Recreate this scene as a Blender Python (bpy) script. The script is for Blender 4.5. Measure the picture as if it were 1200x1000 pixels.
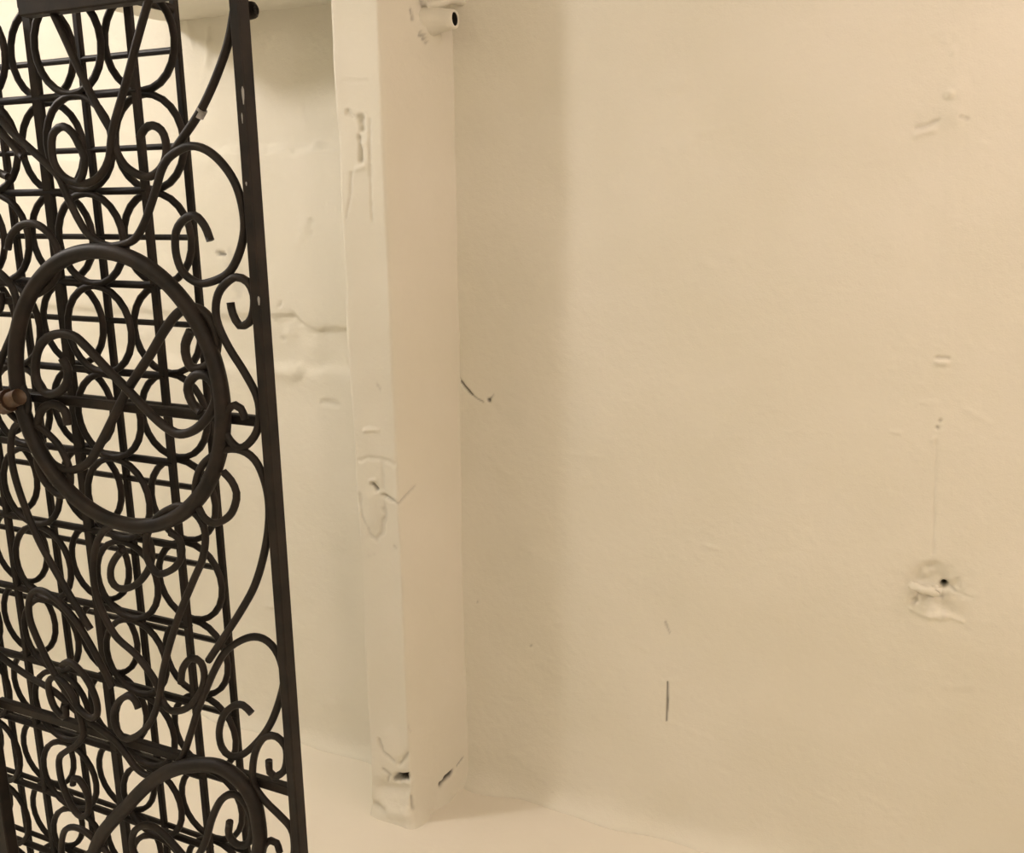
import bpy, math, random
import numpy as np
from mathutils import Matrix, Vector

# ------------------------------------------------------------------ clear, camera, light, exposure
for o in list(bpy.data.objects):
    bpy.data.objects.remove(o, do_unlink=True)
scene = bpy.context.scene
col = scene.collection
random.seed(4)
rng = np.random.RandomState(11)

EYE = 1.5
cam_d = bpy.data.cameras.new('camera')
cam_d.sensor_fit = 'HORIZONTAL'
cam_d.sensor_width = 36.0
cam_d.lens = 1130.0 / 1200.0 * 36.0
cam_d.clip_start = 0.02
cam = bpy.data.objects.new('camera', cam_d)
col.objects.link(cam)
cam.matrix_world = Matrix(((0.90455256, -0.08765231, 0.417255, 0.0),
                           (0.42618573, 0.21403085, -0.87895194, 0.0),
                           (-0.01226327, 0.97288636, 0.23095832, EYE),
                           (0, 0, 0, 1)))
scene.camera = cam

world = bpy.data.worlds.new('world')
scene.world = world
world.use_nodes = True
world.node_tree.nodes['Background'].inputs[0].default_value = (1.0, 0.86, 0.68, 1)
world.node_tree.nodes['Background'].inputs[1].default_value = 0.05


def lamp(name, loc, power, colour, radius):
    d = bpy.data.lights.new(name, 'POINT')
    d.energy = power
    d.color = colour
    d.shadow_soft_size = radius
    o = bpy.data.objects.new(name, d)
    o.location = loc
    col.objects.link(o)
    return o


# a bulb hanging in the left part of the cellar, behind the rack, and one in the room to the right
lamp('bulb_left', (-2.51, 0.77, 2.32), 43.0, (1.0, 0.92, 0.89), 0.07)
lamp('bulb_right', (1.28, -0.36, 2.34), 31.0, (1.0, 0.80, 0.68), 0.11)
lamp('fill_by_wall', (0.75, 1.35, 2.36), 14.0, (1.0, 0.78, 0.76), 0.06)  # added fill, brightens the upper right wall and pilaster side
# added wide fill light without a fixture, lifts the ambient level
ad = bpy.data.lights.new('fill_panel', 'AREA')
ad.shape = 'RECTANGLE'
ad.size, ad.size_y = 2.4, 1.6
ad.energy = 17.0
ad.color = (1.0, 0.90, 0.70)
ao = bpy.data.objects.new('fill_panel', ad)
ao.location = (-0.6, -0.7, 2.42)
col.objects.link(ao)

scene.view_settings.view_transform = 'Standard'
scene.view_settings.look = 'None'
scene.view_settings.gamma = 1.0
scene.view_settings.use_curve_mapping = False
scene.view_settings.exposure = 0.0


# ------------------------------------------------------------------ helpers
def tag(o, label=None, cat=None, group=None, kind=None):
    if label:
        o['label'] = label
    if cat:
        o['category'] = cat
    if group:
        o['group'] = group
    if kind:
        o['kind'] = kind
    return o


def link_mesh(name, verts, faces, mat, parent=None, smooth=True):
    me = bpy.data.meshes.new(name)
    me.from_pydata([tuple(v) for v in verts], [], faces)
    me.update()
    if smooth:
        me.polygons.foreach_set('use_smooth', [True] * len(me.polygons))
    if mat:
        me.materials.append(mat)
    o = bpy.data.objects.new(name, me)
    col.objects.link(o)
    if parent:
        o.parent = parent
    return o


def smooth_path(pts, step=0.006, closed=False):
    """Catmull-Rom through the points, resampled."""
    p = np.array(pts, float)
    n = len(p)
    out = []
    segs = n if closed else n - 1
    for i in range(segs):
        if closed:
            a, b, c, d = p[(i - 1) % n], p[i], p[(i + 1) % n], p[(i + 2) % n]
        else:
            b, c = p[i], p[i + 1]
            a = p[i - 1] if i > 0 else 2 * b - c
            d = p[i + 2] if i + 2 < n else 2 * c - b
        k = max(1, int(np.linalg.norm(c - b) / step))
        for t in np.arange(k) / k:
            out.append(0.5 * (2 * b + (c - a) * t + (2 * a - 5 * b + 4 * c - d) * t * t
                              + (3 * b - 3 * c + d - a) * t ** 3))
    if not closed:
        out.append(p[-1])
    return np.array(out)


def tube(path, r, sides=8, closed=False, squash=1.0):
    """Sweep a round section along a 3-D path; returns verts, faces."""
    path = np.array(path, float)
    n = len(path)
    if closed:
        tang = np.roll(path, -1, 0) - np.roll(path, 1, 0)
    else:
        tang = np.gradient(path, axis=0)
    tang /= np.linalg.norm(tang, axis=1)[:, None] + 1e-12
    ref = np.array([0, 1.0, 0])
    if abs(tang[:, 1]).max() > 0.9:
        ref = np.array([0, 0, 1.0])
    verts, faces = [], []
    for i in range(n):
        a = np.cross(tang[i], ref)
        a /= np.linalg.norm(a)
        b = np.cross(tang[i], a)
        rr = r[i] if hasattr(r, '__len__') else r
        for k in range(sides):
            w = 2 * math.pi * (k + 0.5) / sides
            verts.append(path[i] + rr * (math.cos(w) * a + squash * math.sin(w) * b))
    m = n if closed else n - 1
    for i in range(m):
        j = (i + 1) % n
        for k in range(sides):
            k2 = (k + 1) % sides
            faces.append((i * sides + k, j * sides + k, j * sides + k2, i * sides + k2))
    if not closed:
        faces.append(tuple(range(sides))[::-1])
        faces.append(tuple((n - 1) * sides + k for k in range(sides)))
    return verts, faces


def rod(name, pts, y, r, mat, parent, closed=False, wobble=0.0015, sides=8, squash=1.0):
    p2 = smooth_path(pts, closed=closed)
    t = np.arange(len(p2))
    ph = rng.rand() * 6
    yy = y + (wobble * np.sin(t * 0.11 + ph) if not closed else 0 * t)
    path = np.stack([p2[:, 0], yy, p2[:, 1]], 1)
    v, f = tube(path, r, sides, closed, squash)
    return link_mesh(name, v, f, mat, parent)


def bar_mesh(p0, p1, w, d, bev=0.0018):
    """A bevelled square bar between two points (axis Z or X), width w, depth (Y) d."""
    p0, p1 = np.array(p0, float), np.array(p1, float)
    ax = p1 - p0
    L = np.linalg.norm(ax)
    ax /= L
    side = np.cross(ax, (0, 1.0, 0))
    side /= np.linalg.norm(side)
    up = np.array([0, 1.0, 0])
    hw, hd = w / 2, d / 2
    prof = [(hw - bev, -hd), (hw, -hd + bev), (hw, hd - bev), (hw - bev, hd),
            (-hw + bev, hd), (-hw, hd - bev), (-hw, -hd + bev), (-hw + bev, -hd)]
    v = [p0 + side * a + up * b for a, b in prof] + [p1 + side * a + up * b for a, b in prof]
    f = [(k, (k + 1) % 8, 8 + (k + 1) % 8, 8 + k) for k in range(8)]
    f += [tuple(range(8))[::-1], tuple(range(8, 16))]
    return v, f


def bar(name, p0, p1, w, d, mat, parent):
    v, f = bar_mesh(p0, p1, w, d)
    return link_mesh(name, v, f, mat, parent, smooth=False)


# value noise on a lattice, for hand-trowelled plaster
def vnoise(u, v, scale, seed):
    r = np.random.RandomState(seed)
    N = 128
    lat = r.rand(N, N)
    x, y = u / scale, v / scale
    xi, yi = np.floor(x).astype(int), np.floor(y).astype(int)
    fx, fy = x - xi, y - yi
    fx, fy = fx * fx * (3 - 2 * fx), fy * fy * (3 - 2 * fy)
    a, b = lat[xi % N, yi % N], lat[(xi + 1) % N, yi % N]
    c, d = lat[xi % N, (yi + 1) % N], lat[(xi + 1) % N, (yi + 1) % N]
    return (a * (1 - fx) + b * fx) * (1 - fy) + (c * (1 - fx) + d * fx) * fy - 0.5


def pdist(U, Z, pts):
    best = np.full(U.shape, 9.0)
    if len(pts) == 1:
        return np.hypot(U - pts[0][0], Z - pts[0][1])
    for (x0, z0), (x1, z1) in zip(pts[:-1], pts[1:]):
        dx, dz = x1 - x0, z1 - z0
        t = np.clip(((U - x0) * dx + (Z - z0) * dz) / (dx * dx + dz * dz + 1e-12), 0, 1)
        best = np.minimum(best, np.hypot(U - x0 - t * dx, Z - z0 - t * dz))
    return best


class Plaster:
    """A sheet of plaster: grid over (u, z) with relief h, stains and painted crack shade, mapped to space by a function."""

    def __init__(self, us, zs, seed, amp=1.0):
        self.U, self.Z = np.meshgrid(us, zs, indexing='ij')
        U, Z = self.U + 50, self.Z + 50
        self.h = amp * (0.010 * vnoise(U, Z, 0.55, seed) + 0.0050 * vnoise(U, Z, 0.17, seed + 1)
                        + 0.0022 * vnoise(U, Z, 0.06, seed + 2) + 0.0008 * vnoise(U, Z, 0.021, seed + 3)
                        + 0.0005 * vnoise(U, Z, 0.009, seed + 4))
        self.dirt = np.zeros(U.shape)  # stains and marks, plus shade painted into cracks and holes
        self.seed = seed

    def jig(self, amount):
        return amount * vnoise(self.U + 50, self.Z + 50, 0.012, self.seed + 9)

    def groove(self, pts, w, depth, dirt=0.0, jag=0.004):
        d = pdist(self.U, self.Z, pts) + self.jig(jag)
        g = np.exp(-(np.maximum(d, 0) / w) ** 2)
        self.h -= depth * g
        self.dirt = np.maximum(self.dirt, dirt * np.exp(-(np.maximum(d, 0) / (w * 0.9)) ** 4))

    def lump(self, pts, w, height):
        d = pdist(self.U, self.Z, pts) + self.jig(0.004)
        self.h += height * np.exp(-(np.maximum(d, 0) / w) ** 2)

    def step(self, pts, height, soft):
        """Plaster below the polyline stands proud."""
        p = np.array(sorted(pts))
        zb = np.interp(self.U, p[:, 0], p[:, 1]) + 0.012 * vnoise(self.U + 50, 0 * self.U + 3, 0.03, self.seed + 21)
        self.h += height / (1 + np.exp((self.Z - zb) / soft))

    def build(self, name, mapper, mat):
        nu, nz = self.U.shape
        X, Y, Zz = mapper(self.U, self.Z, self.h)
        co = np.stack([X, Y, Zz], -1).reshape(-1, 3)
        idx = np.arange(nu * nz).reshape(nu, nz)
        f = np.stack([idx[:-1, :-1], idx[1:, :-1], idx[1:, 1:], idx[:-1, 1:]], -1).reshape(-1, 4)
        me = bpy.data.meshes.new(name)
        me.vertices.add(len(co))
        me.vertices.foreach_set('co', co.ravel())
        me.loops.add(f.size)
        me.loops.foreach_set('vertex_index', f.ravel())
        me.polygons.add(len(f))
        me.polygons.foreach_set('loop_start', np.arange(len(f)) * 4)
        me.polygons.foreach_set('loop_total', np.full(len(f), 4))
        me.update(calc_edges=True)
        me.polygons.foreach_set('use_smooth', np.ones(len(f), bool))
        at = me.attributes.new('dirt', 'FLOAT', 'POINT')
        at.data.foreach_set('value', self.dirt.ravel().astype(np.float32))
        me.materials.append(mat)
        me.validate()
        o = bpy.data.objects.new(name, me)
        col.objects.link(o)
        return o


def axis(*parts):
    """Grid line positions from (start, stop, step) runs."""
    out = []
    for a, b, s in parts:
        out.append(np.linspace(a, b, max(2, int(round((b - a) / s)) + 1))[:-1])
    out.append([parts[-1][1]])
    return np.concatenate(out)


# ------------------------------------------------------------------ materials
def new_mat(name):
    m = bpy.data.materials.new(name)
    m.use_nodes = True
    nt = m.node_tree
    return m, nt, nt.nodes['Principled BSDF']


def plaster_mat(name, base, rough=0.75, bump=0.35, tint=0.06):
    m, nt, b = new_mat(name)
    N, L = nt.nodes.new, nt.links.new
    tc = N('ShaderNodeTexCoord')
    n1 = N('ShaderNodeTexNoise')
    n1.inputs['Scale'].default_value = 3.0
    n1.inputs['Detail'].default_value = 5
    L(tc.outputs['Object'], n1.inputs['Vector'])
    ramp = N('ShaderNodeValToRGB')
    ramp.color_ramp.elements[0].position = 0.3
    ramp.color_ramp.elements[1].position = 0.7
    ramp.color_ramp.elements[0].color = (base[0] * (1 - tint), base[1] * (1 - tint), base[2] * (1 - 1.5 * tint), 1)
    ramp.color_ramp.elements[1].color = (*base, 1)
    L(n1.outputs['Fac'], ramp.inputs['Fac'])
    at = N('ShaderNodeAttribute')
    at.attribute_name = 'dirt'
    mix = N('ShaderNodeMix')
    mix.data_type = 'RGBA'
    L(at.outputs['Fac'], mix.inputs['Factor'])
    L(ramp.outputs['Color'], mix.inputs['A'])
    mix.inputs['B'].default_value = (0.018, 0.013, 0.008, 1)  # near-black for marks and for the painted shade of cracks
    L(mix.outputs['Result'], b.inputs['Base Color'])
    b.inputs['Roughness'].default_value = rough
    b.inputs['Specular IOR Level'].default_value = 0.3
    n2 = N('ShaderNodeTexNoise')
    n2.inputs['Scale'].default_value = 60
    n2.inputs['Detail'].default_value = 4
    L(tc.outputs['Object'], n2.inputs['Vector'])
    n3 = N('ShaderNodeTexNoise')
    n3.inputs['Scale'].default_value = 330
    n3.inputs['Detail'].default_value = 2
    L(tc.outputs['Object'], n3.inputs['Vector'])
    add = N('ShaderNodeMath')
    add.operation = 'MULTIPLY_ADD'
    L(n3.outputs['Fac'], add.inputs[0])
    add.inputs[1].default_value = 0.35
    L(n2.outputs['Fac'], add.inputs[2])
    bp = N('ShaderNodeBump')
    bp.inputs['Strength'].default_value = bump
    bp.inputs['Distance'].default_value = 0.004
    L(add.outputs[0], bp.inputs['Height'])
    L(bp.outputs['Normal'], b.inputs['Normal'])
    return m


WALL = plaster_mat('whitewashed_plaster', (0.80, 0.77, 0.68))
FLOOR = plaster_mat('painted_floor', (0.86, 0.81, 0.71), 0.6, 0.15, 0.04)

IRON, nt, b = new_mat('black_iron')
tc = nt.nodes.new('ShaderNodeTexCoord')
n = nt.nodes.new('ShaderNodeTexNoise')
n.inputs['Scale'].default_value = 28
n.inputs['Detail'].default_value = 6
nt.links.new(tc.outputs['Object'], n.inputs['Vector'])
rp = nt.nodes.new('ShaderNodeValToRGB')
rp.color_ramp.elements[0].position = 0.35
rp.color_ramp.elements[1].position = 0.75
rp.color_ramp.elements[0].color = (0.0065, 0.0050, 0.0045, 1)
rp.color_ramp.elements[1].color = (0.022, 0.0150, 0.0115, 1)
nt.links.new(n.outputs['Fac'], rp.inputs['Fac'])
nt.links.new(rp.outputs['Color'], b.inputs['Base Color'])
b.inputs['Roughness'].default_value = 0.55
b.inputs['Specular IOR Level'].default_value = 0.25
bp = nt.nodes.new('ShaderNodeBump')
bp.inputs['Strength'].default_value = 0.3
bp.inputs['Distance'].default_value = 0.001
nt.links.new(n.outputs['Fac'], bp.inputs['Height'])
nt.links.new(bp.outputs['Normal'], b.inputs['Normal'])

BROWN, nt, b = new_mat('worn_brown_handle')
b.inputs['Base Color'].default_value = (0.085, 0.048, 0.028, 1)
b.inputs['Roughness'].default_value = 0.45
CHIP, nt, b = new_mat('bare_chip')
b.inputs['Base Color'].default_value = (0.30, 0.29, 0.28, 1)
b.inputs['Roughness'].default_value = 0.6
VOID, nt, b = new_mat('dark_pipe_bore')
b.inputs['Base Color'].default_value = (0.012, 0.009, 0.007, 1)
b.inputs['Roughness'].default_value = 0.9

# ------------------------------------------------------------------ the setting
WY = 2.0          # plane of the long wall
# --- long wall
us = axis((-3.6, -2.1, 0.05), (-2.1, -1.22, 0.006), (-1.22, -1.10, 0.02), (-1.10, -0.97, 0.003), (-0.97, -0.60, 0.006),
          (-0.60, -0.53, 0.003), (-0.53, -0.13, 0.006), (-0.13, 0.07, 0.0025), (0.07, 0.30, 0.008), (0.30, 2.3, 0.05))
zs = axis((-0.03, 0.12, 0.004), (0.12, 0.29, 0.006), (0.29, 0.41, 0.004), (0.41, 0.65, 0.006), (0.65, 0.80, 0.0025),
          (0.80, 1.00, 0.006), (1.00, 1.24, 0.003), (1.24, 1.58, 0.006), (1.58, 1.70, 0.003), (1.70, 1.95, 0.006), (1.95, 2.5, 0.05))
w = Plaster(us, zs, 31)
# patched conduit chase running down the wall
w.lump([(-0.060, 1.90), (-0.055, 1.75), (-0.048, 1.61), (-0.040, 1.38), (-0.030, 1.19)], 0.016, 0.0008)
w.groove([(-0.073, 1.89), (-0.068, 1.62), (-0.055, 1.38), (-0.045, 1.19)], 0.005, 0.0002, 0, 0.010)
w.groove([(-0.040, 1.89), (-0.034, 1.61), (-0.025, 1.38), (-0.018, 1.19)], 0.005, 0.0002, 0, 0.010)
w.groove([(-0.117, 1.615), (-0.093, 1.621), (-0.079, 1.628)], 0.004, 0.0045, 0.12)
w.lump([(-0.112, 1.605), (-0.088, 1.610)], 0.007, 0.0035)
w.groove([(-0.044, 1.632), (-0.032, 1.628)], 0.003, 0.003, 0.1)
w.lump([(-0.064, 1.672)], 0.007, 0.006)
w.lump([(-0.05, 1.68)], 0.016, 0.004)
w.lump([(-0.055, 1.635)], 0.020, 0.004)
w.lump([(-0.063, 1.746)], 0.006, 0.003)
w.lump([(-0.078, 1.765)], 0.008, 0.003)
w.groove([(-0.047, 1.191), (-0.025, 1.190)], 0.003, 0.004, 0.15)
w.lump([(-0.044, 1.182), (-0.030, 1.182)], 0.006, 0.005)
w.lump([(-0.037, 1.165)], 0.012, 0.002)
w.groove([(-0.030, 1.068)], 0.003, 0.004, 0.3)
w.groove([(-0.034, 1.055)], 0.004, 0.005, 0.35)
w.lump([(-0.038, 1.031)], 0.007, 0.003)
w.groove([(-0.033, 1.030), (-0.028, 0.93), (-0.020, 0.795)], 0.0028, 0.0018, 0.06)
# broken-out pocket around the stub
w.groove([(-0.035, 0.735), (-0.010, 0.745), (0.012, 0.728), (0.0, 0.700), (-0.025, 0.695)], 0.024, 0.014, 0.0, 0.012)
w.groove([(-0.028, 0.765), (-0.015, 0.772)], 0.010, 0.007)
w.groove([(-0.050, 0.684), (-0.041, 0.706), (-0.025, 0.702), (0.004, 0.703)], 0.0045, 0.007, 0.16)
w.groove([(0.004, 0.731)], 0.0055, 0.03, 1.0, 0.003)  # small hole, its dark inside painted on
w.groove([(0.010, 0.733), (0.026, 0.722)], 0.004, 0.006, 0.18)
w.lump([(-0.048, 0.674), (-0.016, 0.663), (0.010, 0.668)], 0.007, 0.007)
w.lump([(0.012, 0.672), (0.045, 0.664)], 0.004, 0.003)
w.groove([(0.030, 0.722), (0.056, 0.716)], 0.003, 0.0015)
# crack by the corner, scratch, specks
w.groove([(-1.088, 1.078), (-1.072, 1.060), (-1.054, 1.043)], 0.0028, 0.006, 0.75, 0.002)
w.groove([(-1.054, 1.043), (-1.040, 1.034), (-1.025, 1.028)], 0.0020, 0.003, 0.35, 0.002)
w.groove([(-1.010, 1.033)], 0.0045, 0.006, 0.8, 0.004)
w.groove([(-1.010, 1.033), (-0.998, 1.047)], 0.002, 0.003, 0.25, 0.002)
w.groove([(-0.557, 0.398), (-0.556, 0.35), (-0.557, 0.298)], 0.0026, 0.003, 0.75, 0.001)
w.groove([(-0.566, 0.548), (-0.560, 0.535), (-0.555, 0.525)], 0.0025, 0.002, 0.3, 0.002)
for px, pz, s in ((-0.906, 0.421, .4), (-0.957, 0.208, .35), (-0.847, 0.032, .4), (-1.051, 0.513, .35), (-0.86, 0.24, .2)):
    w.groove([(px, pz)], 0.0035, 0.002, s, 0.003)
w.lump([(-0.60, 1.718), (-0.56, 1.722)], 0.014, 0.003)
w.lump([(-0.545, 1.60)], 0.02, 0.0025)
w.lump([(-0.57, 0.30), (-0.45, 0.275)], 0.006, 0.0012)
for k in range(90):      # trowel nicks and blobs
    cx, cz, a = rng.uniform(-1.0, 0.25), rng.uniform(0.1, 1.9), rng.uniform(-0.5, 0.5)
    ln = rng.uniform(0.005, 0.03)
    w.lump([(cx - ln * math.cos(a), cz - ln * math.sin(a)), (cx + ln * math.cos(a), cz + ln * math.sin(a))],
           rng.uniform(0.003, 0.010), rng.uniform(-0.0012, 0.0018))
# alcove, left of the pilaster: rough courses under the whitewash
alc = 1 / (1 + np.exp((w.U + 1.2) / 0.004))
h0 = w.h.copy()
w.step([(-3.6, 1.63), (-1.933, 1.624), (-1.65, 1.626), (-1.519, 1.62), (-1.467, 1.626), (-1.2, 1.612)], 0.016, 0.005)
w.step([(-3.6, 1.20), (-1.689, 1.203), (-1.619, 1.208), (-1.556, 1.21), (-1.52, 1.188), (-1.487, 1.176), (-1.2, 1.186)], -0.013, 0.005)
w.step([(-3.6, 1.07), (-1.701, 1.075), (-1.616, 1.082), (-1.521, 1.077), (-1.2, 1.085)], 0.012, 0.006)
w.lump([(-1.66, 1.065), (-1.56, 1.066)], 0.018, 0.008)
w.groove([(-1.70, 1.203), (-1.556, 1.208), (-1.52, 1.186), (-1.487, 1.174), (-1.40, 1.184)], 0.007, 0.003, 0.02, 0.012)
w.lump([(-1.583, 1.165)], 0.02, 0.006)
w.lump([(-1.50, 1.13)], 0.03, 0.006)
w.groove([(-1.481, 0.995), (-1.433, 0.992)], 0.006, 0.006, 0.08)
w.groove([(-1.60, 1.235), (-1.59, 1.245)], 0.004, 0.004, 0.05)
w.groove([(-1.785, 1.367), (-1.765, 1.367)], 0.005, 0.01, 0.7)
w.groove([(-1.745, 1.361), (-1.725, 1.273)], 0.022, 0.001, 0.12, 0.03)
w.lump([(-1.841, 1.952), (-1.825, 1.885)], 0.008, 0.006)
w.lump([(-1.771, 1.886), (-1.78, 1.84)], 0.010, 0.007)
w.lump([(-1.772, 1.92), (-1.772, 1.88)], 0.006, 0.004)
w.groove([(-1.90, 1.80), (-1.82, 1.74)], 0.03, 0.006)
w.lump([(-1.50, 1.45), (-1.52, 1.40)], 0.012, 0.003)
for px, pz in ((-1.48, 1.45), (-1.485, 1.42), (-1.60, 1.15)):
    w.groove([(px, pz)], 0.006, 0.004, 0.05)
for k in range(50):
    cx, cz = rng.uniform(-2.1, -1.25), rng.uniform(0.05, 1.9)
    w.lump([(cx, cz), (cx + rng.uniform(-.03, .03), cz + rng.uniform(-.015, .015))], rng.uniform(0.006, 0.02), rng.uniform(-0.003, 0.004))
w.h = h0 + (w.h - h0) * alc
w.dirt *= np.where((w.U < -1.2) | (w.U > -1.2), 1, 1)
# cove where the wall meets the floor
w.h += 0.035 * np.exp(-np.maximum(w.Z, 0) / 0.022) * (1 + 0.9 * vnoise(w.U + 50, 0 * w.U + 9, 0.12, 77))
wall = w.build('wall_back', lambda U, Z, h: (U, WY - h, Z), WALL)
tag(wall, kind='structure')

# --- pilaster: cross-section walked from the alcove round to the corner
PX0, PX1, PX2, PF = -1.241, -1.126, -1.082, 1.770
PB = 2.03
sec = np.array([(PX0 - 0.004, PB), (PX0, PF), (PX1, PF), (PX2, PB)])
lens = np.array([np.linalg.norm(sec[i + 1] - sec[i]) for i in range(3)])
cum = np.concatenate([[0], np.cumsum(lens)])
S_FRONT = cum[1]
S_EDGE = cum[2]


def fx(x):
    return S_FRONT + (x * 1.0143 - PX0)


def sy(y):
    return S_EDGE + (y - PF) * lens[2] / (PB - PF)


us = axis((0, cum[1] - 0.02, 0.008), (cum[1] - 0.02, cum[2] + 0.03, 0.0028), (cum[2] + 0.03, cum[3], 0.005))
zs = axis((-0.02, 0.30, 0.0035), (0.30, 0.70, 0.006), (0.70, 1.02, 0.0035), (1.02, 1.43, 0.006), (1.43, 1.76, 0.0035), (1.76, 1.95, 0.006), (1.95, 2.5, 0.05))
p = Plaster(us, zs, 57, 0.8)
p.h += 0.006 * vnoise(p.U * 0 + 3, p.Z + 50, 0.13, 91) * np.exp(-((p.U - S_FRONT) / 0.02) ** 2)
p.h += 0.003 * vnoise(p.U * 0 + 7, p.Z + 50, 0.09, 92) * np.exp(-((p.U - S_EDGE) / 0.015) ** 2)
F = lambda l: [(fx(a), 1.5 + (b - 1.5) * 1.0143) for a, b in l]
# chipped seam high on the front
p.groove(F([(-1.196, 1.676), (-1.178, 1.664), (-1.161, 1.664)]), 0.004, 0.004, 0.10, 0.008)
p.groove(F([(-1.164, 1.660), (-1.162, 1.640)]), 0.007, 0.008, 0.10)
p.groove(F([(-1.171, 1.627), (-1.167, 1.601), (-1.168, 1.579)]), 0.0045, 0.007, 0.14)
p.lump(F([(-1.168, 1.614), (-1.160, 1.612)]), 0.007, 0.003)
p.lump(F([(-1.179, 1.562), (-1.162, 1.566)]), 0.006, 0.004)
p.lump(F([(-1.15, 1.62), (-1.152, 1.58)]), 0.007, 0.0015)
p.groove(F([(-1.193, 1.556), (-1.198, 1.507), (-1.211, 1.463)]), 0.0035, 0.003, 0.05)
p.groove(F([(-1.142, 1.659), (-1.146, 1.558), (-1.147, 1.458)]), 0.0035, 0.003, 0.05)
p.groove(F([(-1.203, 1.737), (-1.145, 1.734)]), 0.004, 0.0018)
p.h -= 0.002 / (1 + np.exp((p.Z - 1.735) / 0.006)) * np.exp(-((p.U - fx(-1.163)) / 0.035) ** 4)
# oval patch at mid height with its crack
p.groove(F([(-1.213, 0.845), (-1.211, 0.796), (-1.195, 0.757), (-1.177, 0.745), (-1.160, 0.763), (-1.149, 0.810), (-1.150, 0.85)]), 0.006, 0.0025, 0.12, 0.012)
p.lump(F([(-1.185, 0.84), (-1.180, 0.79)]), 0.018, 0.004)
p.groove([(fx(-1.149), 0.843), (S_EDGE, 0.829), (S_EDGE + 0.022, 0.838), (S_EDGE + 0.06, 0.855)], 0.0035, 0.006, 0.22, 0.003)
p.lump(F([(-1.190, 1.001), (-1.156, 1.004)]), 0.005, 0.004)
p.groove(F([(-1.177, 0.877), (-1.168, 0.866)]), 0.0045, 0.008, 0.45)
p.lump(F([(-1.184, 0.884), (-1.172, 0.886)]), 0.005, 0.004)
p.groove(F([(-1.21, 0.928), (-1.189, 0.936), (-1.150, 0.938), (-1.118, 0.930)]), 0.005, 0.003, 0.04)
p.groove(F([(-1.150, 0.93), (-1.150, 0.87)]), 0.005, 0.0025, 0.05)
p.groove(F([(-1.151, 1.104), (-1.145, 1.097)]), 0.004, 0.003, 0.12)
p.groove(F([(-1.13, 0.735), (-1.126, 0.73)]), 0.004, 0.003, 0.15)
p.groove(F([(-1.200, 0.70), (-1.185, 0.705)]), 0.004, 0.002, 0.06)
# crumbled foot with a dark hole
p.groove(F([(-1.157, 0.132), (-1.140, 0.140)]), 0.006, 0.010, 0.55)
p.groove(F([(-1.145, 0.139), (-1.116, 0.150)]), 0.0085, 0.022, 1.0, 0.006)
p.dirt = np.maximum(p.dirt, np.exp(-(pdist(p.U, p.Z, F([(-1.143, 0.140), (-1.113, 0.151)])) / 0.008) ** 6))  # dark inside of the foot hole painted into the mask
p.groove(F([(-1.197, 0.229), (-1.186, 0.200), (-1.158, 0.184)]), 0.005, 0.006, 0.16)
p.groove(F([(-1.115, 0.215), (-1.128, 0.195), (-1.140, 0.178)]), 0.005, 0.005, 0.14)
p.groove([(S_EDGE + 0.012, 0.25), (S_EDGE + 0.004, 0.27)], 0.004, 0.003, 0.08)
p.groove(F([(-1.186, 0.151), (-1.170, 0.140), (-1.178, 0.121)]), 0.005, 0.005, 0.2)
p.groove(F([(-1.19, 0.10), (-1.13, 0.11)]), 0.02, 0.010, 0.03)
p.groove([(S_EDGE + 0.003, 0.075), (S_EDGE + 0.006, 0.045)], 0.007, 0.008, 0.28)
p.groove(F([(-1.215, 0.05), (-1.185, 0.045)]), 0.010, 0.008, 0.10)
p.lump(F([(-1.18, 0.045), (-1.13, 0.050)]), 0.018, 0.010)
p.lump(F([(-1.16, 0.25), (-1.15, 0.21)]), 0.02, 0.005)
p.groove([(sy(1.885), 0.052), (sy(1.93), 0.060)], 0.0065, 0.010, 0.9, 0.007)
p.groove([(sy(1.950), 0.066), (sy(1.975), 0.075)], 0.0030, 0.004, 0.45, 0.004)
p.h += 0.012 * np.exp(-np.maximum(p.Z, 0) / 0.018) * (1 + 1.6 * vnoise(p.U + 50, 0 * p.U + 5, 0.05, 78))
# plaster heaped round the pipe near the corner
p.lump([(sy(1.905), 1.852), (sy(1.935), 1.845)], 0.020, 0.018)
p.groove([(sy(1.888), 1.84), (sy(1.915), 1.823)], 0.004, 0.006, 0.45)  # shadow below the pipe mound, painted along this groove
p.groove([(sy(1.868), 1.885), (sy(1.872), 1.868)], 0.004, 0.004, 0.4)
p.groove([(sy(1.905), 1.915), (sy(1.915), 1.895)], 0.008, 0.006, 0.25)


def pil_map(U, Z, h):
    # rounded outer corners: blend positions and normals over a few millimetres
    def pt(s):
        x = np.interp(s, cum, sec[:, 0])
        y = np.interp(s, cum, sec[:, 1])
        return x, y
    r = 0.006
    xs, ys = 0, 0
    for o_ in (-r, -r / 2, 0, r / 2, r):
        a, b_ = pt(np.clip(U + o_, 0, cum[3]))
        xs, ys = xs + a / 5, ys + b_ / 5
    nrm = []
    for i in range(3):
        d = (sec[i + 1] - sec[i]) / lens[i]
        nrm.append((d[1], -d[0]))
    nrm = np.array(nrm)
    t1 = 1 / (1 + np.exp(-(U - cum[1]) / 0.003))
    t2 = 1 / (1 + np.exp(-(U - cum[2]) / 0.003))
    nx = nrm[0, 0] * (1 - t1) + nrm[1, 0] * t1 * (1 - t2) + nrm[2, 0] * t2
    ny = nrm[0, 1] * (1 - t1) + nrm[1, 1] * t1 * (1 - t2) + nrm[2, 1] * t2
    l = np.hypot(nx, ny)
    return xs + h * nx / l, ys + h * ny / l, Z


pil = p.build('wall_pilaster', pil_map, WALL)
tag(pil, kind='structure')

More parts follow.
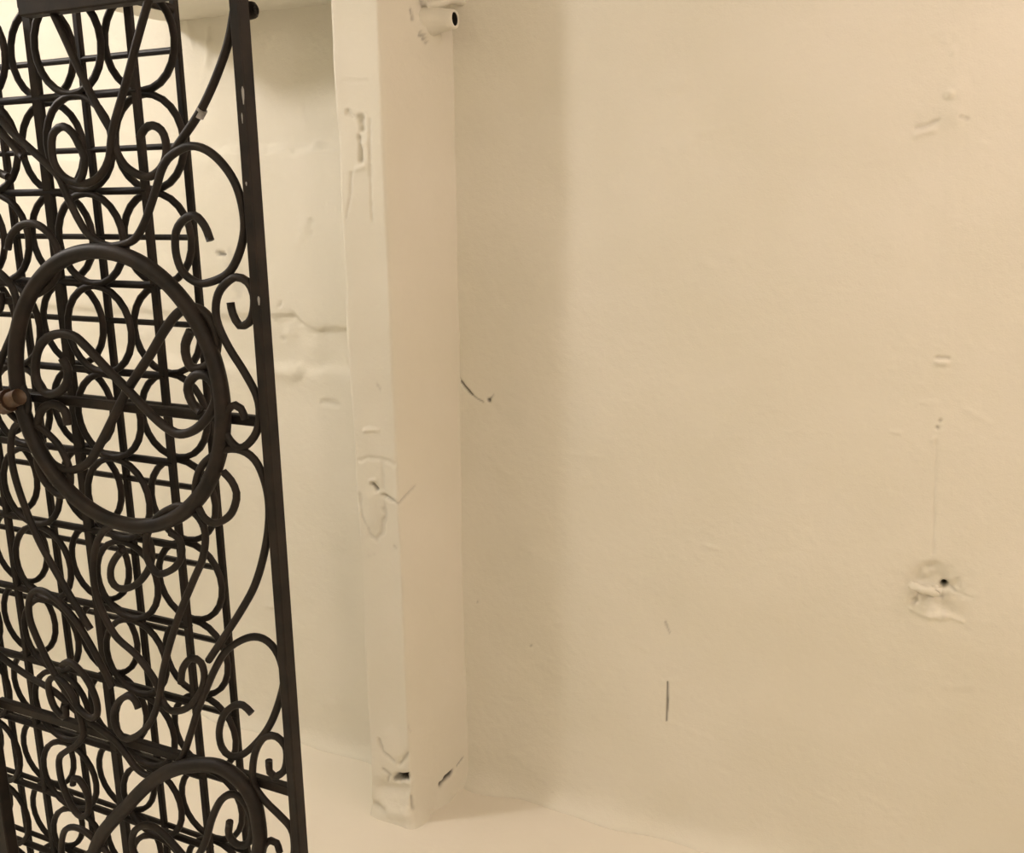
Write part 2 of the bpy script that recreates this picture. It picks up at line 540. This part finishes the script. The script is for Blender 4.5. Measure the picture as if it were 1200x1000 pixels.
# --- floor
us = axis((-3.6, -2.0, 0.06), (-2.0, -0.3, 0.010), (-0.3, 2.3, 0.06))
zs = axis((-2.2, 1.2, 0.06), (1.2, 2.04, 0.009))
fl = Plaster(us, zs, 83, 0.35)
floor = fl.build('floor', lambda U, Z, h: (U, Z, h - 0.002), FLOOR)
tag(floor, kind='structure')


def slab(name, lo, hi, mat):
    lo, hi = np.array(lo), np.array(hi)
    v = [(x, y, z) for z in (lo[2], hi[2]) for y in (lo[1], hi[1]) for x in (lo[0], hi[0])]
    f = [(0, 2, 3, 1), (4, 5, 7, 6), (0, 1, 5, 4), (2, 6, 7, 3), (0, 4, 6, 2), (1, 3, 7, 5)]
    o = link_mesh(name, v, f, mat, smooth=False)
    return tag(o, kind='structure')


# --- the rest of the cellar and the low soffit over the alcove
slab('ceiling', (-3.6, -2.2, 2.45), (2.3, 2.05, 2.55), WALL)
slab('wall_left', (-3.7, -2.2, -0.02), (-3.6, 2.05, 2.55), WALL)
slab('wall_right', (2.3, -2.2, -0.02), (2.4, 2.05, 2.55), WALL)
slab('wall_front', (-3.7, -2.3, -0.02), (2.4, -2.2, 2.55), WALL)
SX0, SX1 = -1.90, PX0 - 0.003          # soffit of the alcove, unseen front edge slanted to shape the left bulb's shade


def front_edge(x):
    return 1.55 + 0.283 * (x - SX0)


us = axis((SX0, SX1, 0.012))
zs = axis((0.0, 1.0, 0.025))
so = Plaster(us, zs, 101, 0.6)
soff = so.build('ceiling_alcove', lambda U, V, h: (U, front_edge(U) + V * (2.03 - front_edge(U)), 1.945 - h), WALL)
tag(soff, kind='structure')
lv = [(SX0, front_edge(SX0)), (SX1, front_edge(SX1)), (SX1, 2.03), (SX0, 2.03)]
lint = link_mesh('wall_lintel', [(x, y, 1.951) for x, y in lv] + [(x, y, 2.46) for x, y in lv],
                 [(3, 2, 1, 0), (4, 5, 6, 7), (0, 1, 5, 4), (1, 2, 6, 5), (2, 3, 7, 6), (3, 0, 4, 7)], WALL, smooth=False)
tag(lint, kind='structure')

# ------------------------------------------------------------------ the wrought-iron rack
rack = bpy.data.objects.new('wrought_iron_rack', None)
rack.location = (0, 0, 0)
col.objects.link(rack)
tag(rack, 'tall black wrought-iron rack with scrollwork door and rows of rings', 'rack')
YD = 0.90                       # door plane
YF, YR, YM, YB = 0.970, 0.990, 0.956, 1.050   # front lattice, ring planes, rear lattice
TOP = 1.745

# --- door: stiles and rails
SR = 0.0051
door = bar('door_frame', (-0.752, YD, 0.06), (-0.752, YD, TOP), 0.014, 0.019, IRON, rack)
bar('stile', (-1.366, YD, 0.06), (-1.366, YD, TOP), 0.034, 0.020, IRON, door)
bar('top_rail', (-1.085, YD, 1.735), (-0.747, YD, 1.735), 0.022, 0.020, IRON, door)
bar('bottom_rail', (-1.384, YD, 0.08), (-0.747, YD, 0.08), 0.022, 0.020, IRON, door)
bar('middle_rail', (-1.35, YD + 0.016, 1.235), (-0.762, YD + 0.016, 1.235), 0.013, 0.012, IRON, door)
bar('middle_rail', (-1.35, YD + 0.016, 0.722), (-0.762, YD + 0.016, 0.722), 0.015, 0.012, IRON, door)

# big ring and the tilted oval below it
ring = [(-1.0013 + 0.1824 * math.cos(a), 1.2585 + 0.1824 * math.sin(a)) for a in np.linspace(0, 2 * math.pi, 48)[:-1]]
rod('large_ring', ring, YD - 0.004, 0.0105, IRON, door, closed=True, sides=10)
oval = [(-1.133, 0.553), (-1.07, 0.623), (-1.011, 0.682), (-0.958, 0.718), (-0.904, 0.738), (-0.872, 0.741), (-0.841, 0.728),
        (-0.823, 0.705), (-0.817, 0.672), (-0.819, 0.634), (-0.840, 0.575), (-0.890, 0.505), (-0.955, 0.440), (-1.03, 0.40),
        (-1.10, 0.395), (-1.15, 0.425), (-1.165, 0.480)]
rod('large_ring', oval, YD - 0.004, 0.0105, IRON, door, closed=True, sides=10)

C = [(-0.793, 1.383), (-0.791, 1.37), (-0.782, 1.356), (-0.768, 1.36), (-0.76, 1.373), (-0.758, 1.393), (-0.766, 1.408), (-0.783, 1.413), (-0.8, 1.405), (-0.813, 1.392), (-0.819, 1.374), (-0.817, 1.354), (-0.803, 1.327), (-0.783, 1.3), (-0.766, 1.272), (-0.763, 1.249), (-0.769, 1.227), (-0.784, 1.21), (-0.799, 1.204), (-0.814, 1.216), (-0.818, 1.234), (-0.811, 1.251), (-0.799, 1.258), (-0.79, 1.254), (-0.785, 1.241)]
C2 = [(-0.797, 0.768), (-0.797, 0.751), (-0.789, 0.746), (-0.772, 0.759), (-0.765, 0.78), (-0.766, 0.799), (-0.779, 0.809), (-0.795, 0.806), (-0.809, 0.792), (-0.82, 0.769), (-0.826, 0.739), (-0.823, 0.72), (-0.807, 0.702), (-0.787, 0.688), (-0.769, 0.673), (-0.765, 0.651), (-0.769, 0.623), (-0.783, 0.591), (-0.8, 0.579), (-0.817, 0.591), (-0.821, 0.613), (-0.815, 0.633), (-0.803, 0.644), (-0.793, 0.643), (-0.789, 0.63)]
A = [(-0.829, 1.169), (-0.817, 1.159), (-0.81, 1.144), (-0.814, 1.127), (-0.825, 1.111), (-0.847, 1.099), (-0.864, 1.103), (-0.874, 1.121), (-0.875, 1.144), (-0.863, 1.171), (-0.842, 1.189), (-0.818, 1.2), (-0.795, 1.201), (-0.776, 1.191), (-0.765, 1.17), (-0.76, 1.141), (-0.763, 1.108), (-0.774, 1.067), (-0.792, 1.023), (-0.817, 0.984), (-0.849, 0.941), (-0.88, 0.901)]
UP_TAIL = [(-0.753, 1.725), (-0.757, 1.715), (-0.77, 1.676), (-0.786, 1.646), (-0.804, 1.619), (-0.822, 1.597), (-0.844, 1.576), (-0.863, 1.559)]
SIDE_UP = [(-0.816, 1.455), (-0.823, 1.472), (-0.837, 1.484), (-0.855, 1.479), (-0.869, 1.465), (-0.873, 1.441), (-0.866, 1.418), (-0.845, 1.405), (-0.824, 1.406), (-0.796, 1.417), (-0.778, 1.438), (-0.766, 1.467), (-0.766, 1.496), (-0.774, 1.522), (-0.791, 1.544), (-0.811, 1.558), (-0.832, 1.563), (-0.852, 1.559), (-0.871, 1.55), (-0.883, 1.537), (-0.893, 1.519), (-0.906, 1.497), (-0.922, 1.473), (-0.941, 1.455), (-0.968, 1.448), (-0.991, 1.448), (-1.016, 1.46), (-1.031, 1.479), (-1.045, 1.507), (-1.056, 1.532), (-1.072, 1.547), (-1.099, 1.567), (-1.127, 1.587), (-1.148, 1.605), (-1.175, 1.629), (-1.21, 1.665), (-1.235, 1.72)]
HOOK_L = [(-1.175, 1.441), (-1.165, 1.459), (-1.141, 1.473), (-1.116, 1.474), (-1.095, 1.462), (-1.083, 1.44), (-1.085, 1.417), (-1.106, 1.394), (-1.142, 1.379), (-1.185, 1.371), (-1.227, 1.376), (-1.255, 1.408), (-1.258, 1.454), (-1.24, 1.52), (-1.20, 1.545), (-1.16, 1.535)]
LOOP_L = [(-0.877, 1.726), (-0.9, 1.686), (-0.926, 1.64), (-0.954, 1.593), (-0.962, 1.574), (-0.968, 1.554), (-0.981, 1.537), (-1.0, 1.526), (-1.021, 1.524), (-1.047, 1.532), (-1.062, 1.551), (-1.061, 1.576), (-1.053, 1.588), (-1.037, 1.593), (-1.023, 1.585), (-1.014, 1.57), (-1.007, 1.554), (-1.013, 1.536), (-1.021, 1.526)]
LOOP_R = [(-1.045, 1.735), (-1.024, 1.695), (-1.002, 1.65), (-0.98, 1.609), (-0.965, 1.584), (-0.961, 1.563), (-0.95, 1.545), (-0.932, 1.534), (-0.911, 1.53), (-0.892, 1.539), (-0.882, 1.553), (-0.88, 1.571), (-0.885, 1.583), (-0.897, 1.589), (-0.91, 1.586), (-0.92, 1.575)]
B = [(-0.818, 0.834), (-0.832, 0.843), (-0.85, 0.837), (-0.869, 0.818), (-0.88, 0.79), (-0.878, 0.767), (-0.864, 0.757), (-0.841, 0.766), (-0.813, 0.793), (-0.789, 0.825), (-0.769, 0.867), (-0.76, 0.899), (-0.766, 0.93), (-0.782, 0.946), (-0.803, 0.948), (-0.828, 0.937), (-0.855, 0.916), (-0.877, 0.886), (-0.896, 0.853), (-0.915, 0.818), (-0.934, 0.774), (-0.953, 0.734), (-0.982, 0.705), (-1.017, 0.686), (-1.043, 0.691), (-1.066, 0.712), (-1.089, 0.729), (-1.147, 0.75), (-1.205, 0.779), (-1.258, 0.794), (-1.312, 0.816), (-1.346, 0.838)]
G = [(-0.928, 1.074), (-0.915, 1.069), (-0.91, 1.053), (-0.917, 1.035), (-0.933, 1.021), (-0.955, 1.013), (-0.969, 1.025), (-0.973, 1.042), (-0.967, 1.068), (-0.948, 1.093), (-0.925, 1.108), (-0.904, 1.115), (-0.884, 1.109), (-0.871, 1.096), (-0.868, 1.076), (-0.877, 1.045), (-0.896, 1.012), (-0.926, 0.958), (-0.951, 0.903), (-0.967, 0.861), (-0.976, 0.83), (-0.994, 0.791), (-1.021, 0.759), (-1.054, 0.739), (-1.072, 0.749), (-1.076, 0.772), (-1.062, 0.797), (-1.04, 0.812), (-1.027, 0.808), (-1.022, 0.797)]
G2 = [(-1.028, 1.032), (-1.043, 1.018), (-1.054, 1.001), (-1.055, 0.983), (-1.043, 0.974), (-1.02, 0.979), (-0.997, 0.994), (-0.976, 1.019), (-0.97, 1.043), (-0.977, 1.061), (-0.996, 1.07), (-1.022, 1.071), (-1.048, 1.063), (-1.068, 1.045), (-1.082, 1.017), (-1.09, 0.98), (-1.084, 0.94), (-1.06, 0.899), (-1.021, 0.876), (-0.99, 0.845), (-0.98, 0.819), (-0.969, 0.805), (-0.95, 0.807), (-0.927, 0.82), (-0.906, 0.846), (-0.897, 0.869), (-0.901, 0.89), (-0.918, 0.893), (-0.936, 0.874), (-0.943, 0.85)]
S1 = [(-0.979, 1.265), (-0.939, 1.234), (-0.912, 1.218), (-0.891, 1.213), (-0.866, 1.221), (-0.843, 1.239), (-0.828, 1.262), (-0.829, 1.281), (-0.84, 1.291), (-0.854, 1.292), (-0.867, 1.284), (-0.873, 1.271), (-0.868, 1.255), (-0.856, 1.245)]
S2 = [(-0.979, 1.265), (-0.936, 1.312), (-0.907, 1.346), (-0.883, 1.367), (-0.859, 1.374), (-0.839, 1.366), (-0.826, 1.347), (-0.827, 1.324), (-0.837, 1.307), (-0.853, 1.299), (-0.868, 1.299), (-0.875, 1.31), (-0.875, 1.327), (-0.864, 1.345)]
S1L = [(-0.979, 1.265), (-1.013, 1.291), (-1.045, 1.318), (-1.065, 1.33), (-1.093, 1.331), (-1.119, 1.321), (-1.136, 1.301), (-1.143, 1.271), (-1.132, 1.251), (-1.111, 1.249), (-1.089, 1.261), (-1.081, 1.281), (-1.089, 1.298)]
S2L = [(-0.979, 1.265), (-1.007, 1.229), (-1.04, 1.187), (-1.071, 1.154), (-1.109, 1.139), (-1.142, 1.144), (-1.16, 1.167), (-1.163, 1.197), (-1.148, 1.223), (-1.123, 1.232), (-1.103, 1.224), (-1.1, 1.205)]


def mirror(l, ax=-0.993):
    return [(2 * ax - x, z) for x, z in l]


def shift(l, dx, dz):
    return [(x + dx, z + dz) for x, z in l]


scrolls = [UP_TAIL, SIDE_UP, HOOK_L, LOOP_L, LOOP_R, C, C2, A, B, G, G2,
           mirror(C), mirror(A), mirror(B[:20]), mirror(UP_TAIL), mirror(C2, -0.985),
           shift(A, 0, -0.648), mirror(shift(A, 0, -0.648)), shift(G, 0, -0.66), shift(G2, 0, -0.66)]
for i, s in enumerate(scrolls):
    rod('scroll', s, YD + (-0.003 if i % 2 else 0.003) * (i > 0), SR, IRON, door)
# the crossed pair inside the big ring: slightly stouter bar
rod('scroll', S1L[::-1] + S1[1:], YD - 0.004, 0.0062, IRON, door)
rod('scroll', S2L[::-1] + S2[1:], YD + 0.002, 0.0062, IRON, door)
# inside the oval
osc = [(-0.925, 0.60), (-0.905, 0.65), (-0.885, 0.685), (-0.862, 0.700), (-0.842, 0.690), (-0.833, 0.660), (-0.842, 0.630), (-0.862, 0.620), (-0.876, 0.632), (-0.872, 0.655)]
rod('scroll', [(-1.02, 0.46), (-0.97, 0.53)] + osc, YD, 0.0055, IRON, door)
rod('scroll', [(-0.90, 0.50), (-0.96, 0.56), (-1.02, 0.60), (-1.06, 0.585), (-1.07, 0.55), (-1.05, 0.525), (-1.025, 0.53)], YD, 0.0055, IRON, door)

# lever handle on the left of the big ring
hx = [(-1.165, YD - 0.018, 1.243), (-1.20, YD - 0.020, 1.231), (-1.26, YD - 0.021, 1.213), (-1.33, YD - 0.022, 1.192)]
v, f = tube(smooth_path(hx, 0.01), 0.0115, 12)
hd = link_mesh('handle', v, f, BROWN, door)
hd['label'] = 'worn brown lever handle'
v, f = tube(smooth_path([(-1.183, YD - 0.019, 1.237), (-1.200, YD - 0.020, 1.231)], 0.004), 0.016, 14)
link_mesh('handle_collar', v, f, BROWN, door)

# hinge knob at the top of the door post, and bare chips on the post
v, f = tube(np.array([(-0.770, 0.925, 1.708), (-0.760, 0.925, 1.708), (-0.7525, 0.925, 1.708), (-0.749, 0.925, 1.708)]), [0.009, 0.010, 0.009, 0.005], 12)
link_mesh('hinge_knob', v, f, IRON, rack)
bar('cap', (-0.775, 0.912, 1.752), (-0.742, 0.912, 1.752), 0.012, 0.045, IRON, rack)
for cx, cz, wd, hh in ((-0.7475, 1.614, .0032, .020), (-0.7465, 1.387, .003, .011), (-0.751, 1.590, .0018, .012), (-0.752, 1.519, .0022, .005)):
    n_ = 10
    vv = [(cx + wd / 2 * math.cos(a) * (1 + .3 * math.sin(3 * a)), YD - 0.0096, cz + hh / 2 * math.sin(a)) for a in np.linspace(0, 2 * math.pi, n_ + 1)[:-1]]
    vv += [(x, YD - 0.0090, z) for x, y, z in vv]
    ff = [tuple(range(n_))] + [(k, (k + 1) % n_, n_ + (k + 1) % n_, n_ + k) for k in range(n_)]
    link_mesh('paint_chip', vv, ff, CHIP, door, smooth=False)

v, f = tube(np.array([(-0.8225, YD, 1.5955), (-0.8155, YD, 1.6035)]), 0.0062, 8)
link_mesh('paint_chip', v, f, CHIP, door)

# --- cabinet posts right behind the door post, standing on the floor
bar('post', (-0.773, 0.927, -0.004), (-0.773, 0.927, TOP + 0.005), 0.013, 0.018, IRON, rack)
bar('post', (-1.72, 0.927, -0.004), (-1.72, 0.927, TOP + 0.005), 0.020, 0.018, IRON, rack)
bar('rail', (-1.135, 0.945, 1.752), (-0.770, 0.945, 1.752), 0.018, 0.03, IRON, rack)
bar('rail', (-1.72, 0.945, 0.05), (-0.770, 0.945, 0.05), 0.018, 0.03, IRON, rack)

# --- lattice: bars of front and rear planes, staggered cross rods, two sets of rings
CX0, CP = -0.986, 0.1795
PITCH = 0.127 * YF
ZC0 = EYE + YF * 0.079
ncol = 5
xl, xr = CX0 - CP * (ncol - 1), CX0
for k in range(ncol):
    x = CX0 - CP * k
    bar('upright', (x, YF, -0.003), (x, YF, TOP + 0.02), 0.0115 if k != 1 else 0.017, 0.009, IRON, rack)
    bar('upright', (x, YB, -0.003), (x, YB, TOP + 0.04), 0.0110, 0.009, IRON, rack)
for y, z in ((YF, 1.754), (YB, 1.774)):
    bar('rail', (CX0 - CP - 0.01, y, z), (xr + 0.005, y, z), 0.022, 0.012, IRON, rack)
for x in (xl, xr):       # ties between front and rear lattice, top and bottom
    for z in (TOP + 0.004, 0.06):
        v, f = tube(np.array([(x, 0.945, z), (x, YB, z)]), 0.006, 6)
        link_mesh('tie', v, f, IRON, rack)
rows = range(-1, 12)
cross_me = {}
for k in rows:
    zf = ZC0 + PITCH / 2 - PITCH * k          # front cross rods sit between ring rows
    zb = ZC0 - PITCH * k - 0.002              # rear ones at ring centres
    for nm, y, z, xa, r in (('cross_rod', YF, zf, xl - 0.02, 0.0056), ('cross_rod', YB, zb, xl - 0.02, 0.0047)):
        if z > TOP or z < 0.05:
            continue
        v, f = tube(np.array([(xa, y, 0), (xr + 0.004, y, 0)]), r, 6)
        o = link_mesh(nm, v, f, IRON, rack)
        o.location = (0, 0, z)
ring_r = PITCH / 2 - 0.0015
a = np.linspace(0, 2 * math.pi, 25)[:-1]
v, f = tube(np.stack([ring_r * np.cos(a), 0 * a, ring_r * np.sin(a)], 1), 0.0050, 6, closed=True)
ring_o = link_mesh('bottle_ring', v, f, IRON, rack)
ring_me = ring_o.data
first = True
for k in rows:
    z = ZC0 - PITCH * k
    if z < 0.1:
        continue
    for c in range(ncol):
        spots = [(CX0 - 0.008 - CP * c, YR, z)]
        if c < ncol - 1:
            spots.append((CX0 - CP * (c + 0.5) - 0.006, YM, z))
        for s in spots:
            if first:
                o, first = ring_o, False
            else:
                o = ring_o.copy()
                col.objects.link(o)
                o.parent = rack
            o.location = (s[0] + rng.uniform(-.002, .002), s[1], s[2] + rng.uniform(-.002, .002))

# ------------------------------------------------------------------ painted pipe stubs in the wall
stub = bpy.data.objects.new('pipe_stub', None)
stub.location = (-1.085, 1.918, 1.868)
col.objects.link(stub)
tag(stub, 'short cut pipe painted white with dark open end, beside the pilaster corner', 'pipe')


def revolve_x(prof, sides=24):
    v, f = [], []
    for x, r in prof:
        for k in range(sides):
            w_ = 2 * math.pi * k / sides
            v.append((x, r * math.cos(w_), r * math.sin(w_)))
    for i in range(len(prof) - 1):
        for k in range(sides):
            k2 = (k + 1) % sides
            f.append((i * sides + k, i * sides + k2, (i + 1) * sides + k2, (i + 1) * sides + k))
    return v, f


v, f = revolve_x([(-0.03, 0.030), (0.0, 0.029), (0.010, 0.026), (0.035, 0.0225), (0.050, 0.0205), (0.054, 0.0185), (0.0545, 0.0150), (0.052, 0.0135), (0.03, 0.0132)])
v = [(x + 0.0, y * (1 + 0.05 * math.sin(90 * x + 3 * z * 60)), z * (1 + 0.05 * math.cos(70 * x + y * 110))) if y * y + z * z > 0.0176 ** 2 else (x, y, z) for x, y, z in v]
o = link_mesh('collar', v, f, WALL, stub)
v, f = revolve_x([(0.0525, 0.0134), (0.03, 0.0132), (0.0, 0.013), (0.0, 0.0005)])
o = link_mesh('bore', v, f, VOID, stub)
o['label'] = 'dark open end'
v, f = tube(smooth_path([(-0.005, -0.01, 0.03), (0.02, 0.0, 0.033), (0.03, 0.03, 0.045), (0.028, 0.085, 0.050)], 0.006), 0.009, 8)
link_mesh('bent_pipe', v, f, WALL, stub)

st = bpy.data.objects.new('anchor_stub', None)
st.location = (-0.028, 1.985, 0.727)
col.objects.link(st)
tag(st, 'broken white-painted anchor stub in a chipped pocket of the wall', 'anchor')
prof = smooth_path([(-0.030, 0.0, 0.002), (-0.012, -0.007, 0.001), (0.010, -0.008, -0.001), (0.026, -0.004, -0.004)], 0.005)
v, f = tube(prof, np.linspace(0.008, 0.0105, len(prof)), 10)
v = [np.array(q) + np.array([0, 0, 0.0015 * math.sin(300 * q[0]) + 0.001 * math.sin(700 * q[1])]) for q in v]
link_mesh('shank', v, f, WALL, st)
v, f = tube(smooth_path([(0.018, 0.012, -0.002), (0.020, -0.006, -0.003), (0.019, -0.013, -0.004)], 0.004), 0.009, 10)
link_mesh('plug', v, f, WALL, st)
